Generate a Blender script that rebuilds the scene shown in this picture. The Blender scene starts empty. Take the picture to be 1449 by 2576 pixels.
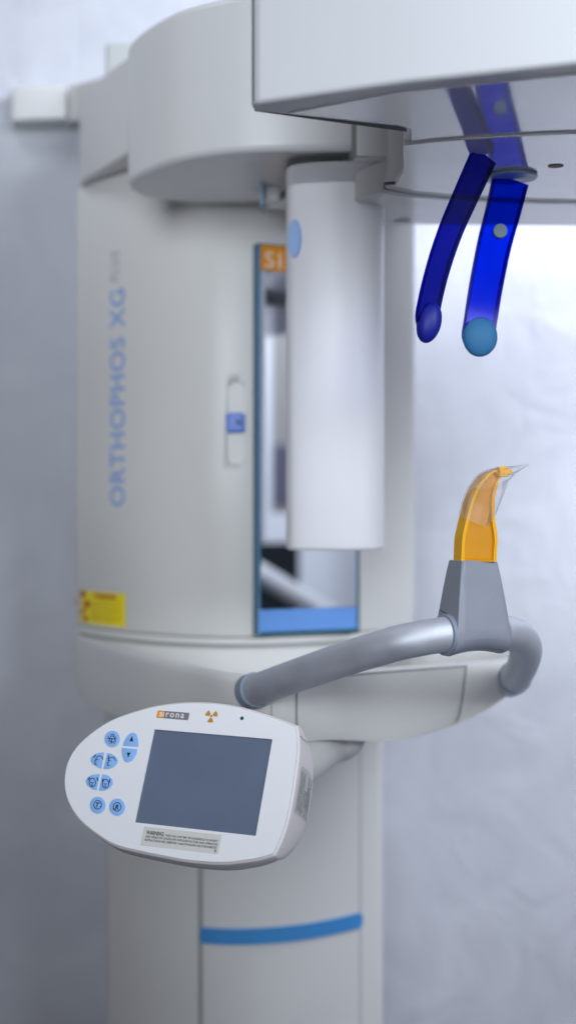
import bpy, bmesh, math, random
from mathutils import Vector, Matrix
random.seed(4)
S = bpy.context.scene
COL = S.collection
F = 3577.8; CX = 724.5; CY = 1288.0; CZ = 1.30
def at(px, py, D):                       # measured picture point -> world point at distance D
    return Vector(((px-CX)/F*D, D, CZ-(py-CY)/F*D))
def zz(py, D): return CZ-(py-CY)/F*D
def xx(px, D): return (px-CX)/F*D

# ---------------------------------------------------------------- materials
def mat(name, col, rough=.4, metal=0, coat=0, spec=.5, bump=0, bscale=400, vary=0, vscale=6, trans=0, ior=1.45, rvary=0):
    m = bpy.data.materials.new(name); m.use_nodes = True
    nt = m.node_tree; b = nt.nodes['Principled BSDF']
    b.inputs['Base Color'].default_value = (*col, 1)
    b.inputs['Roughness'].default_value = rough; b.inputs['Metallic'].default_value = metal
    b.inputs['Coat Weight'].default_value = coat; b.inputs['Coat Roughness'].default_value = .06
    b.inputs['Specular IOR Level'].default_value = spec
    b.inputs['Transmission Weight'].default_value = trans; b.inputs['IOR'].default_value = ior
    tc = nt.nodes.new('ShaderNodeTexCoord')
    if bump:
        n = nt.nodes.new('ShaderNodeTexNoise'); n.inputs['Scale'].default_value = bscale; n.inputs['Detail'].default_value = 3
        bp = nt.nodes.new('ShaderNodeBump'); bp.inputs['Strength'].default_value = bump; bp.inputs['Distance'].default_value = .0006
        nt.links.new(tc.outputs['Object'], n.inputs['Vector']); nt.links.new(n.outputs['Fac'], bp.inputs['Height'])
        nt.links.new(bp.outputs['Normal'], b.inputs['Normal'])
    if vary or rvary:
        n = nt.nodes.new('ShaderNodeTexNoise'); n.inputs['Scale'].default_value = vscale; n.inputs['Detail'].default_value = 5
        nt.links.new(tc.outputs['Object'], n.inputs['Vector'])
        if vary:
            r = nt.nodes.new('ShaderNodeMapRange')
            r.inputs[3].default_value = 1-vary; r.inputs[4].default_value = 1+vary
            r.inputs[1].default_value = .3; r.inputs[2].default_value = .7
            mx = nt.nodes.new('ShaderNodeMix'); mx.data_type = 'RGBA'; mx.blend_type = 'MULTIPLY'; mx.inputs[0].default_value = 1
            mx.inputs[6].default_value = (*col, 1)
            nt.links.new(n.outputs['Fac'], r.inputs[0]); nt.links.new(r.outputs[0], mx.inputs[7])
            nt.links.new(mx.outputs[2], b.inputs['Base Color'])
        if rvary:
            r = nt.nodes.new('ShaderNodeMapRange'); r.inputs[1].default_value = .3; r.inputs[2].default_value = .7
            r.inputs[3].default_value = rough-rvary; r.inputs[4].default_value = rough+rvary
            nt.links.new(n.outputs['Fac'], r.inputs[0]); nt.links.new(r.outputs[0], b.inputs['Roughness'])
    return m
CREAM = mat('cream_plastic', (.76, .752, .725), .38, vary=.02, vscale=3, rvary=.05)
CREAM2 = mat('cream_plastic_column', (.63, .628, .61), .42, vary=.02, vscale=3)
WHITE = mat('white_plastic', (.79, .79, .78), .34, vary=.02, vscale=5)
SENS = mat('sensor_plastic', (.86, .855, .88), .38, vary=.015, vscale=5)
GLOSS = mat('glossy_cream', (.60, .60, .60), .13, coat=.6, vary=.03, vscale=9, rvary=.04)
DISC = mat('polished_disc', (.58, .58, .60), .13, coat=.8, spec=.6, vary=.05, vscale=7, rvary=.03, ior=1.7)
SHELF = mat('shelf_top', (.62, .63, .60), .14, coat=.8, vary=.02)
GAP = mat('dark_gap', (.025, .025, .025), .7)
SEAM = mat('seam_grey', (.29, .31, .29), .7)
SEAML = mat('seam_light', (.40, .41, .39), .7)
TUBE = mat('satin_aluminium', (.60, .62, .68), .56, metal=.66, bump=.25, bscale=160, vary=.05, vscale=30, rvary=.06)
COLLAR = mat('collar_plastic', (.24, .29, .36), .45)
BLOCK = mat('grey_satin_plastic', (.27, .285, .335), .36, bump=.15, bscale=900, vary=.04, vscale=25, rvary=.05)
YEL = mat('amber_plastic', (.88, .44, .003), .4, vary=.03, vscale=40)
YELD = mat('amber_plastic_web', (.66, .28, .002), .42, vary=.04, vscale=40)
BLUEP = mat('blue_print', (.30, .45, .82), .5)
GREYP = mat('grey_print', (.42, .43, .44), .5)
KNOB = mat('blue_knob', (.10, .22, .72), .35)
BAND = mat('blue_band', (.05, .25, .56), .4)
MBLUE = mat('mirror_blue', (.15, .34, .76), .25)
TEAL = mat('glass_edge', (.015, .10, .15), .15)
ORANGE = mat('orange_print', (.80, .30, .005), .4)
ORANGE2 = mat('orange_symbol', (.55, .26, .02), .5)
WPRINT = mat('white_print', (.85, .80, .72), .5)
LOGOG = mat('grey_logo', (.20, .19, .22), .5)
PANEL = mat('panel_white', (.82, .83, .85), .38, bump=.1, bscale=1500)
PSIDE = mat('panel_shell', (.70, .66, .66), .42, bump=.1, bscale=1200)
SCREEN = mat('lcd_glass', (.125, .160, .232), .28, spec=.6, vary=.06, vscale=14)
BTN = mat('button_blue', (.27, .50, .88), .4)
INK = mat('button_ink', (.005, .012, .07), .5)
INKB = mat('black_ink', (.02, .03, .04), .6)
LABELM = mat('label_film', (.66, .65, .61), .35)
LABELG = mat('label_grey', (.50, .51, .47), .4)
STICK = mat('yellow_sticker', (1.0, .82, .008), .4)
RED = mat('red_print', (.45, .02, .01), .5)
OCHRE = mat('ochre_print', (.40, .22, .01), .5)
PALE = mat('pale_blue_plastic', (.24, .35, .50), .4)
PADM = mat('blue_rubber', (.03, .17, .37), .6, bump=.2, bscale=700)
LEDG = mat('led_green', (.01, .10, .08), .3)
MIRROR = mat('mirror_glass', (.82, .86, .9), .01, metal=1)
DARK = mat('dark_cloth', (.004, .007, .012), .8)
FLOORM = mat('floor_vinyl', (.14, .14, .16), .5, vary=.05)

def wallmat():
    m = bpy.data.materials.new('wall_plaster'); m.use_nodes = True; nt = m.node_tree; b = nt.nodes['Principled BSDF']
    b.inputs['Roughness'].default_value = .75
    tc = nt.nodes.new('ShaderNodeTexCoord'); L = nt.links.new
    mp = nt.nodes.new('ShaderNodeMapping'); mp.inputs['Rotation'].default_value = (0, math.radians(-24), 0); mp.inputs['Scale'].default_value = (5, 1, 1.6)
    L(tc.outputs['Object'], mp.inputs['Vector'])
    n1 = nt.nodes.new('ShaderNodeTexNoise'); n1.inputs['Scale'].default_value = 2.6; n1.inputs['Detail'].default_value = 5; n1.inputs['Distortion'].default_value = 1.0
    L(mp.outputs[0], n1.inputs['Vector'])
    n2 = nt.nodes.new('ShaderNodeTexNoise'); n2.inputs['Scale'].default_value = 5; n2.inputs['Detail'].default_value = 6; n2.inputs['Distortion'].default_value = 1.5
    L(tc.outputs['Object'], n2.inputs['Vector'])
    a = nt.nodes.new('ShaderNodeMath'); a.operation = 'MULTIPLY_ADD'; a.inputs[1].default_value = .45
    L(n1.outputs['Fac'], a.inputs[0]); L(n2.outputs['Fac'], a.inputs[2])
    bp = nt.nodes.new('ShaderNodeBump'); bp.inputs['Strength'].default_value = .4; bp.inputs['Distance'].default_value = .012
    L(a.outputs[0], bp.inputs['Height']); L(bp.outputs[0], b.inputs['Normal'])
    r = nt.nodes.new('ShaderNodeValToRGB')
    r.color_ramp.elements[0].position = .3; r.color_ramp.elements[0].color = (.49, .505, .555, 1)
    r.color_ramp.elements[1].position = .7; r.color_ramp.elements[1].color = (.555, .57, .615, 1)
    L(n2.outputs['Fac'], r.inputs[0]); L(r.outputs[0], b.inputs['Base Color'])
    return m
WALL = wallmat()

def thin_clear(name, tint, rough, haze, hazecol, mixc=.25):      # thin see-through plastic: tinted transmission + gloss
    m = bpy.data.materials.new(name); m.use_nodes = True; nt = m.node_tree; nt.nodes.clear(); L = nt.links.new
    o = nt.nodes.new('ShaderNodeOutputMaterial'); t = nt.nodes.new('ShaderNodeBsdfTransparent'); t.inputs[0].default_value = (*tint, 1)
    g = nt.nodes.new('ShaderNodeBsdfGlossy'); g.inputs['Roughness'].default_value = rough
    d = nt.nodes.new('ShaderNodeBsdfDiffuse'); d.inputs[0].default_value = (*hazecol, 1)
    lw = nt.nodes.new('ShaderNodeFresnel'); lw.inputs[0].default_value = 1.45
    n = nt.nodes.new('ShaderNodeTexNoise'); n.inputs['Scale'].default_value = 60
    tc = nt.nodes.new('ShaderNodeTexCoord'); L(tc.outputs['Object'], n.inputs['Vector'])
    r = nt.nodes.new('ShaderNodeMapRange'); r.inputs[3].default_value = haze*.6; r.inputs[4].default_value = haze*1.4; L(n.outputs['Fac'], r.inputs[0])
    m1 = nt.nodes.new('ShaderNodeMixShader'); L(r.outputs[0], m1.inputs[0]); L(t.outputs[0], m1.inputs[1]); L(d.outputs[0], m1.inputs[2])
    sc_ = nt.nodes.new('ShaderNodeMath'); sc_.operation = 'MULTIPLY'; sc_.inputs[1].default_value = mixc; L(lw.outputs[0], sc_.inputs[0])
    m2 = nt.nodes.new('ShaderNodeMixShader'); L(sc_.outputs[0], m2.inputs[0]); L(m1.outputs[0], m2.inputs[1]); L(g.outputs[0], m2.inputs[2])
    L(m2.outputs[0], o.inputs[0]); return m
BLUE = thin_clear('blue_acrylic', (.002, .13, .80), .12, .03, (0, .004, .35), .2)
BLUET = thin_clear('blue_acrylic_thick', (.001, .05, .48), .10, .03, (0, .002, .2), .4)
BLUEE = thin_clear('blue_acrylic_edge', (.002, .04, .50), .10, .04, (0, .002, .12), .4)
FILM = thin_clear('clear_film', (.96, .96, .97),   .35, .095, (.8, .8, .84), .35)

# ---------------------------------------------------------------- object helpers
WL = {}
def top(name, loc, label, cat, group=None):
    o = bpy.data.objects.new(name, None); COL.objects.link(o); o.location = loc; o.empty_display_size = .1
    o['label'] = label; o['category'] = cat
    if group: o['group'] = group
    WL[o] = Vector(loc); return o
def obj(name, verts, faces, mats, parent=None, fmi=None, angle=35, label=None, bevel=0, bang=40, seg=3, flat=False, subsurf=0):
    verts = [Vector(v) for v in verts]
    lo = Vector([min(v[i] for v in verts) for i in range(3)]); hi = Vector([max(v[i] for v in verts) for i in range(3)])
    c = (lo+hi)/2
    me = bpy.data.meshes.new(name); me.from_pydata([v-c for v in verts], [], faces)
    if not isinstance(mats, (list, tuple)): mats = [mats]
    for m in mats: me.materials.append(m)
    if fmi: me.polygons.foreach_set('material_index', fmi)
    bm = bmesh.new(); bm.from_mesh(me)
    if not flat: bmesh.ops.recalc_face_normals(bm, faces=bm.faces)
    bm.to_mesh(me); bm.free()
    me.polygons.foreach_set('use_smooth', [True]*len(me.polygons))
    me.set_sharp_from_angle(angle=math.radians(angle))
    o = bpy.data.objects.new(name, me); COL.objects.link(o)
    WL[o] = c
    if parent: o.parent = parent; o.location = c-WL[parent]
    else: o.location = c
    if bevel:
        for e in me.edges: pass
        b = o.modifiers.new('bevel', 'BEVEL'); b.width = bevel; b.segments = seg; b.limit_method = 'ANGLE'; b.angle_limit = math.radians(bang)
        b.harden_normals = True; b.miter_outer = 'MITER_ARC'
    if subsurf:
        s = o.modifiers.new('sub', 'SUBSURF'); s.levels = subsurf; s.render_levels = subsurf
    if label: o['label'] = label
    return o
def plan(name, pts, z0, z1, m, parent=None, **k):        # vertical prism over a plan outline; z0/z1 may be lists
    n = len(pts)
    z0 = z0 if isinstance(z0, list) else [z0]*n; z1 = z1 if isinstance(z1, list) else [z1]*n
    v = [(p[0], p[1], z) for p, z in zip(pts, z0)]+[(p[0], p[1], z) for p, z in zip(pts, z1)]
    f = [tuple(range(n))[::-1], tuple(range(n, 2*n))]+[(i, (i+1) % n, n+(i+1) % n, n+i) for i in range(n)]
    return obj(name, v, f, m, parent, **k)
def box(name, lo, hi, m, parent=None, **k):
    return plan(name, [(lo[0], lo[1]), (hi[0], lo[1]), (hi[0], hi[1]), (lo[0], hi[1])], lo[2], hi[2], m, parent, **k)
def cr(P, n=8, closed=False):                            # Catmull-Rom through points
    P = [Vector(p) for p in P]; out = []; N = len(P)
    for i in range(N if closed else N-1):
        g = (lambda j: P[j % N]) if closed else (lambda j: P[max(0, min(N-1, j))])
        a, b, c, d = g(i-1), g(i), g(i+1), g(i+2)
        for k in range(n):
            t = k/n
            out.append(.5*((2*b)+(c-a)*t+(2*a-5*b+4*c-d)*t*t+(3*b-a-3*c+d)*t**3))
    if not closed: out.append(P[-1])
    return out
def tubeg(P, R, seg=28, cap=True):                      # tube along points, radius list or number
    P = [Vector(p) for p in P]; n = len(P); v = []; f = []
    R = R if isinstance(R, list) else [R]*n
    t0 = (P[1]-P[0]).normalized(); u = t0.orthogonal().normalized()
    for i in range(n):
        t = (P[min(i+1, n-1)]-P[max(i-1, 0)]).normalized()
        u = (u-t*u.dot(t)).normalized(); w = t.cross(u)
        for k in range(seg):
            a = 2*math.pi*k/seg; v.append(P[i]+(u*math.cos(a)+w*math.sin(a))*R[i])
    for i in range(n-1):
        for k in range(seg):
            f.append((i*seg+k, i*seg+(k+1) % seg, (i+1)*seg+(k+1) % seg, (i+1)*seg+k))
    if cap: f += [tuple(range(seg))[::-1], tuple(range((n-1)*seg, n*seg))]
    return v, f
def ribbon(P, w, closed=False):                          # flat 2-D stroke
    P = [Vector(p) for p in P]; n = len(P); v = []; f = []
    for i in range(n):
        a = P[(i-1) % n] if (closed or i) else P[0]; b = P[(i+1) % n] if (closed or i < n-1) else P[-1]
        t = (b-a).normalized(); nn = Vector((-t.y, t.x))*w/2
        v += [P[i]+nn, P[i]-nn]
    for i in range(n if closed else n-1):
        j = (i+1) % n; f.append((2*i, 2*i+1, 2*j+1, 2*j))
    return v, f
def text2d(s, size, bold=0, spacing=1, wordsp=1, shear=0, xscale=1, align='LEFT'):
    c = bpy.data.curves.new('t', 'FONT'); c.body = s; c.size = size; c.offset = bold; c.space_character = spacing; c.space_word = wordsp
    c.shear = shear; c.align_x = align; c.resolution_u = 3
    o = bpy.data.objects.new('t', c); COL.objects.link(o)
    dg = bpy.context.evaluated_depsgraph_get(); me = bpy.data.meshes.new_from_object(o.evaluated_get(dg))
    v = [Vector((p.co.x*xscale, p.co.y)) for p in me.vertices]; f = [tuple(p.vertices) for p in me.polygons]
    bpy.data.objects.remove(o); bpy.data.curves.remove(c); bpy.data.meshes.remove(me)
    return v, f
def fit(v, w):                                           # scale to width w, left at 0
    x0 = min(p.x for p in v); x1 = max(p.x for p in v); k = w/(x1-x0)
    return [Vector(((p.x-x0)*k, p.y*k)) for p in v]
class G:                                                 # gathers pieces of one mesh
    def __init__(s): s.v = []; s.f = []; s.m = []
    def add(s, v, f, mi=0):
        b = len(s.v); s.v += [Vector(x) for x in v]; s.f += [tuple(i+b for i in q) for q in f]; s.m += [mi]*len(f); return s
    def obj(s, name, mats, parent=None, **k): return obj(name, s.v, s.f, mats, parent, fmi=s.m, **k)
def slab(P, fn, n0, n1):                                 # 2-D outline extruded between two levels of mapping fn(u, v, n)
    n = len(P); v = [fn(p[0], p[1], n0) for p in P]+[fn(p[0], p[1], n1) for p in P]
    return v, [tuple(range(n)), tuple(range(n, 2*n))[::-1]]+[(i, (i+1) % n, n+(i+1) % n, n+i) for i in range(n)]
def ell(cx, cy, rx, ry, n=28): return [(cx+rx*math.cos(2*math.pi*i/n), cy+ry*math.sin(2*math.pi*i/n)) for i in range(n)]
def inset(P, d):
    n = len(P); ar = sum(P[i].x*P[(i+1) % n].y-P[(i+1) % n].x*P[i].y for i in range(n)); s = 1 if ar > 0 else -1; out = []
    for i in range(n):
        a = (P[i]-P[i-1]).normalized(); b = (P[(i+1) % n]-P[i]).normalized()
        na = Vector((-a.y, a.x))*s; nb = Vector((-b.y, b.x))*s; m = na+nb; m = m/max(.35, m.dot(na)) if m.length > 1e-6 else na
        out.append(P[i]+m*d)
    return out
def boolcut(o, cutter):
    b = o.modifiers.new('cut', 'BOOLEAN'); b.object = cutter; b.solver = 'EXACT'
    bpy.context.view_layer.update()
    dg = bpy.context.evaluated_depsgraph_get(); me = bpy.data.meshes.new_from_object(o.evaluated_get(dg))
    o.modifiers.clear(); o.data = me
    me.polygons.foreach_set('use_smooth', [True]*len(me.polygons)); me.set_sharp_from_angle(angle=math.radians(30))
    bpy.data.objects.remove(cutter)

# ---------------------------------------------------------------- setting
w = box('wall', (-3.0, 2.62, -.05), (3.2, 2.8, 3.6), WALL); w['kind'] = 'structure'
fl = box('floor', (-3, -3, -.05), (3.2, 2.615, 0), FLOORM); fl['kind'] = 'structure'

# ---------------------------------------------------------------- the x-ray machine
XC = -.079
ROOT = top('dental_x_ray_machine', (XC, 2.3, 0), 'cream dental x-ray machine with control panel, mirror and grey handle bar by the wall', 'x-ray machine')
def front(x, base=2.10):
    d = x-XC
    y = base+(3.0*d*d if d < 0 else 2.35*d*d)
    c = xx(533, 2.1)
    if x < c: y += .055*(c-x)
    return y
def shell(x0, x1, base, back, n=40, r=.03):
    P = [(x0, back)]
    yl = front(x0+.012, base); P += [(x0, yl+.045), (x0+.001, yl+.022), (x0+.004, yl+.008)]
    for i in range(n+1):
        x = x0+.012+(x1-x0-.024)*i/n; P.append((x, front(x, base)))
    yr = front(x1-.012, base); P += [(x1-.004, yr+.009), (x1-.001, yr+.024), (x1, yr+.05), (x1, back)]
    return P
# lower column
xl, xr = xx(270, 2.29), xx(968, 2.22)
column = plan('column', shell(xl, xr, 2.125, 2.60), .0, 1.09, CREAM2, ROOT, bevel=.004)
def strip_on(name, xa, xb, za, zb, m, parent, off, base, n=10):
    v = []; f = []
    for i in range(n+1):
        x = xa+(xb-xa)*i/n
        for z in (za, zb): v.append((x, front(x, base)-off, z))
        for z in (za, zb): v.append((x, front(x, base)+.004, z))
    for i in range(n):
        a, b = 4*i, 4*i+4
        f += [(a, b, b+1, a+1), (a+2, a+3, b+3, b+2), (a, a+2, b+2, b), (a+1, b+1, b+3, a+3)]
    f += [(0, 1, 3, 2), (4*n, 4*n+2, 4*n+3, 4*n+1)]
    return obj(name, v, f, m, parent)
strip_on('groove', xx(499, 2.13), xx(510, 2.13), .01, 1.08, SEAM, column, .0006, 2.125)
strip_on('groove', xx(905, 2.2), xx(909, 2.2), .01, 1.08, SEAML, column, .0006, 2.125)
# blue band with rounded ends, wrapped on the column
bz = zz(2356, 2.125); P = []
xa, xb = xx(502, 2.13), xx(915, 2.19); hb = .0120; N = 90
for i in range(N+1):
    t = i/N; x = xa+(xb-xa)*t; e = min(1, t/.028, (1-t)/.028); h = hb*(.25+.75*math.sqrt(max(0, 1-(1-e)**2)))
    P.append((x, h))
v = []; f = []
for i, (x, h) in enumerate(P):
    y = front(x, 2.125)
    v += [(x, y-.0025, bz-h), (x, y-.0025, bz+h), (x, y+.003, bz-h), (x, y+.003, bz+h)]
for i in range(N):
    a, b = 4*i, 4*i+4; f += [(a, b, b+1, a+1), (a+2, a+3, b+3, b+2), (a, a+2, b+2, b), (a+1, b+1, b+3, a+3)]
f += [(0, 1, 3, 2), (4*N, 4*N+2, 4*N+3, 4*N+1)]
obj('blue_band', v, f, BAND, ROOT)
# mast behind
box('mast', (xx(275, 2.45), 2.40, 1.8), (.10, 2.60, zz(131, 2.45)), mat('mast_grey', (.40, .42, .41), .5), ROOT, bevel=.006)

# carriage
cl, crr = xx(195, 2.345), xx(1045, 2.29)
ZB, ZT = zz(1603, 2.10), zz(407, 2.14)
_P = shell(cl, crr, 2.10, 2.56, 60); _n = len(_P); _z = [ZB, zz(1063, 2.1)-.075, zz(1063, 2.1)+.075, ZT]
_v = [(p[0], p[1], z) for z in _z for p in _P]
_f = [tuple(range(_n))[::-1], tuple(range(3*_n, 4*_n))]+[(j*_n+i, j*_n+(i+1) % _n, (j+1)*_n+(i+1) % _n, (j+1)*_n+i) for j in range(3) for i in range(_n)]
carriage = obj('carriage', _v, _f, CREAM, ROOT, bevel=.004)
# slot cut in the shell
sx, szc, sw, sh = xx(593, 2.1), zz(1063, 2.1), .0125, .060
cap = [(sx+sw*math.cos(a)*1.0, szc+(sh-sw)*(1 if math.sin(a) >= 0 else -1)+sw*math.sin(a)) for a in [2*math.pi*(i+.5)/32 for i in range(32)]]
cv, cf = slab(cap, lambda u, v, n: (u, n, v), 2.06, 2.1030)
cut = obj('cut', cv, cf, CREAM); boolcut(carriage, cut)
kb = box('slider_knob', (sx-.0135, 2.0935, szc-.0150), (sx+.0135, 2.104, szc+.0140), KNOB, carriage, bevel=.004)
v, f = slab(ell(sx+.005, szc, .0042, .0033), lambda u, v, n: (u, n, v), 2.0928, 2.094); obj('pointer_dot', v, f, INK, carriage)
# wrap print on the carriage
def wrap(v, x0, z0, rot=False, off=.0007, base=2.10):
    out = []
    for p in v:
        x, z = (x0-p.y, z0+p.x) if rot else (x0+p.x, z0+p.y)
        out.append((x, front(x, base)-off, z))
    return out
t, tf = text2d('ORTHOPHOS XG', .036, bold=.0006, spacing=1.06, wordsp=1.1)
t = fit(t, (1274-727)/F*2.21); hgt = max(p.y for p in t); ysc = (316-274)/F*2.21/hgt
t = [Vector((p.x, p.y*ysc)) for p in t]
obj('lettering', wrap(t, xx(316, 2.21), zz(1274, 2.21), True), tf, BLUEP, carriage, flat=True)
t, tf = text2d('PLUS', .02, shear=.25, spacing=1.25); t = fit(t, (708-628)/F*2.21); hgt = max(p.y for p in t)
t = [Vector((p.x, p.y*(300-275)/F*2.21/hgt)) for p in t]
obj('lettering', wrap(t, xx(300, 2.21), zz(708, 2.21), True), tf, GREYP, carriage, flat=True)
# yellow warning sticker
def patch(xa, xb, za, zb, off, n=8, base=2.10):
    v = []; f = []
    for i in range(n+1):
        x = xa+(xb-xa)*i/n; v += [(x, front(x, base)-off, za), (x, front(x, base)-off, zb)]
    for i in range(n): f.append((2*i, 2*i+2, 2*i+3, 2*i+1))
    return v, f
g = G(); D = 2.27
xs0, xs1 = xx(194, 2.33), xx(319, 2.21); zs0, zs1 = zz(1572, 2.25), zz(1489, 2.25)
g.add(*patch(xs0, xs1, zs0, zs1, .0006))
sw_ = xs1-xs0; sh_ = zs1-zs0
def sq(u0, u1, v0, v1, mi, off=.0010): g.add(*patch(xs0+sw_*u0, xs0+sw_*u1, zs0+sh_*v0, zs0+sh_*v1, off, 3), mi)
t, tf = text2d('WARNING', .01, bold=.0006); t = fit(t, sw_*.44); g.add(wrap(t, xs0+sw_*.38, zs0+sh_*.82, off=.0010), tf, 1)
lines = ['Laser radiation. Do not stare', 'into beam. Class 1 laser', 'This x-ray unit may be', 'dangerous to patient and', 'operator unless safe', 'exposure factors']
for i, s in enumerate(lines):
    t, tf = text2d(s, .006); t = fit(t, sw_*(.60 if i % 2 == 0 else .5)); g.add(wrap(t, xs0+sw_*.32, zs0+sh_*(.68-.115*i), off=.0010), tf, 2)
for (uc, vc, rr) in ((.14, .68, .30), (.14, .20, .22)):         # trefoil signs
    for k in range(3):
        a0 = math.radians(90+120*k-30); pts = []
        for rad, rng in ((.25, range(0, 5)), (1, range(4, -1, -1))):
            for q in rng: a = a0+math.radians(60*q/4); pts.append(Vector((math.cos(a)*rad*rr*sh_, math.sin(a)*rad*rr*sh_)))
        g.add(wrap(pts, xs0+sw_*uc, zs0+sh_*vc, off=.0010), [tuple(range(10))], 1)
g.obj('warning_sticker', [STICK, RED, OCHRE], carriage, flat=True, label='yellow radiation warning sticker with red symbols')

# carriage skirt with dark seam
plan('seam', shell(cl+.004, crr-.004, 2.106, 2.55), ZB-.003, ZB+.003, SEAM, ROOT)
plan('skirt', shell(cl+.001, crr-.002, 2.102, 2.555), zz(1622, 2.1), ZB-.002, CREAM, ROOT, bevel=.002)
plan('seam', shell(cl+.006, crr-.006, 2.110, 2.55), zz(1634, 2.1), zz(1621.5, 2.1), SEAML, ROOT)
plan('neck', shell(cl+.003, crr-.004, 2.104, 2.55), zz(1700, 2.2), zz(1633, 2.1), CREAM, ROOT)

# mirror: flat plate across the front of the carriage
M0 = Vector((xx(648, 2.087), 2.087, 0)); M1 = Vector((xx(904, 2.158), 2.158, 0))
mu = (M1-M0).normalized(); mn = Vector((mu.y, -mu.x, 0)); MW = (M1-M0).length
mz0, mz1 = zz(1601, 2.087), zz(611, 2.087)
def mp(u, v, n): return M0+mu*u+mn*n+Vector((0, 0, v))
def mbox(name, u0, u1, z0, z1, n0, n1, m, parent, **k):
    v, f = slab([(u0, z0), (u1, z0), (u1, z1), (u0, z1)], mp, n0, n1); return obj(name, v, f, m, parent, **k)
mir = mbox('mirror', 0, MW, mz0, mz1, -.022, 0, TEAL, ROOT, bevel=.0008, label='tall rectangular mirror with blue glass edges')
e = .0052
mbox('reflecting_glass', e, MW-e, zz(1533, 2.09), zz(680, 2.09), 0, .0008, MIRROR, mir)
mbox('blue_strip', e*.4, MW-e, zz(1590, 2.09), zz(1534, 2.09), 0, .0009, MBLUE, mir)
g = G(); v, f = slab([(e, zz(679, 2.09)), (MW-e, zz(679, 2.09)), (MW-e, zz(616, 2.09)), (e, zz(616, 2.09))], mp, 0, .0009); g.add(v, f, 0)
t, tf = text2d('SIRONA', .03, spacing=1.2); t = fit(t, MW-2*e-.014); hgt = max(p.y for p in t); k = .0235/hgt
g.add([mp(p.x*1.0+e+.007, zz(672, 2.09)+p.y*k, .0014) for p in t], tf, 1)
g.obj('logo', [ORANGE, WPRINT], mir)
mbox('side_bevel', 0.0002, e*.7, mz0+.002, mz1-.002, 0, .0006, mat('edge_blue', (.12, .28, .48), .12, spec=.8), mir)

# bracket (shelf) that carries the chin rest
rim = [(-.352, 2.42), (-.3500, 2.35), (-.336, 2.26), (-.292, 2.14), (-.201, 1.925), (-.12, 1.784), (-.075, 1.705), (-.040, 1.672), (-.005, 1.672), (.035, 1.70), (.115, 1.757), (.20, 1.81), (.275, 1.860), (.318, 1.905), (.331, 1.945), (.325, 1.975), (.295, 1.985), (.20, 1.985), (.165, 2.02), (.160, 2.10), (.160, 2.25)]
rim = [tuple(p) for p in cr(rim, 5)]
def zbot(x):
    T = [(-.352, -.272), (-.335, -.285), (-.28, -.2925), (-.2, -.288), (-.1, -.276), (0, -.272), (.05, -.2745), (.115, -.2835), (.16, -.2838), (.214, -.274), (.26, -.258), (.30, -.240), (.331, -.222)]
    for (a, za), (b, zb) in zip(T, T[1:]):
        if x <= b: return CZ+za+(zb-za)*max(0, (x-a))/(b-a)
    return CZ+T[-1][1]
ztop = CZ-.193
# body with slightly tucked-in bottom
def body_from(rim, name, parent, m):
    n = len(rim); cxm, cym = .0, 2.05; v = []; f = []
    rows = []
    for (s, lam) in ((.93, 0), (.955, .004), (.974, .022), (.988, .06), (.997, .12), (1.0, .22), (1.0, .5), (.992, .85), (.975, 1.0), (.93, 1.0)):
        r = []
        for i, (x, y) in enumerate(rim):
            X = cxm+(x-cxm)*(1-(1-s)*.5); Y = cym+(y-cym)*s
            zb = zbot(x); z = ztop-.0005+(zb-ztop)*lam
            if s == .93: z = zb-.0005
            r.append(len(v)); v.append((X, Y, z))
        rows.append(r)
    for a, b in zip(rows, rows[1:]):
        for i in range(n): f.append((a[i], a[(i+1) % n], b[(i+1) % n], b[i]))
    f += [tuple(rows[0]), tuple(rows[-1])[::-1]]
    return obj(name, v, f, [m, SHELF], parent, fmi=[0]*(len(f)-2)+[1, 0], angle=50, label='cream bracket with shiny top shelf')
bracket = body_from(rim, 'support_bracket', ROOT, CREAM)
# removable cover panel on the front, standing slightly proud
front_r = [p for p in rim if p[0] > -.03 and p[1] < 1.93]
def front_pt(x):
    for (a, b) in zip(front_r, front_r[1:]):
        if a[0] <= x <= b[0]: t = (x-a[0])/(b[0]-a[0]+1e-9); return a[1]+(b[1]-a[1])*t
    return front_r[0][1]
def cover(name, xa, xb, ztop_, m, off, grow=0, top_only=False):
    n = 24; v = []; f = []
    for i in range(n+1):
        x = xa+(xb-xa)*i/n
        for lam in (0, .5, .85, 1.0):
            zb = zbot(x)-.0003; z = ztop_+(zb-ztop_)*lam
            s = {0: 1.0, .5: 1.0, .85: .992, 1.0: .975}[lam]
            sl = .008*lam*max(0, (x-.05)/.16); y = front_pt(x-sl)
            Y = 2.05+(y-2.05)*s-off; X = (x-sl)*(1-(1-s)*.5)
            v.append((X-.0, Y, z))
    for i in range(n):
        for j in range(3): a = i*4+j; f.append((a, a+4, a+5, a+1))
    b = len(v); v += [(p[0], p[1]+off+.001, p[2]) for p in v]
    f += [tuple(b+i for i in q[::-1]) for q in list(f)]
    for i in range(n): f += [(i*4, i*4+4, b+i*4+4, b+i*4)[::-1], (i*4+3, i*4+7, b+i*4+7, b+i*4+3)]
    for j in range(3): f += [(j, j+1, b+j+1, b+j), (n*4+j, n*4+j+1, b+n*4+j+1, b+n*4+j)[::-1]]
    return obj(name, v, f, m, bracket, angle=50)
xa_, xb_ = xx(748, 1.69), xx(1167, 1.83)
zc_ = CZ-(1689-1288)/F*1.78
cover('cover_gap', xa_-.0016, xb_+.0034, zc_+.0022, SEAM, .0016)
cover('cover_panel', xa_, xb_, zc_, CREAM, .0028)
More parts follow.
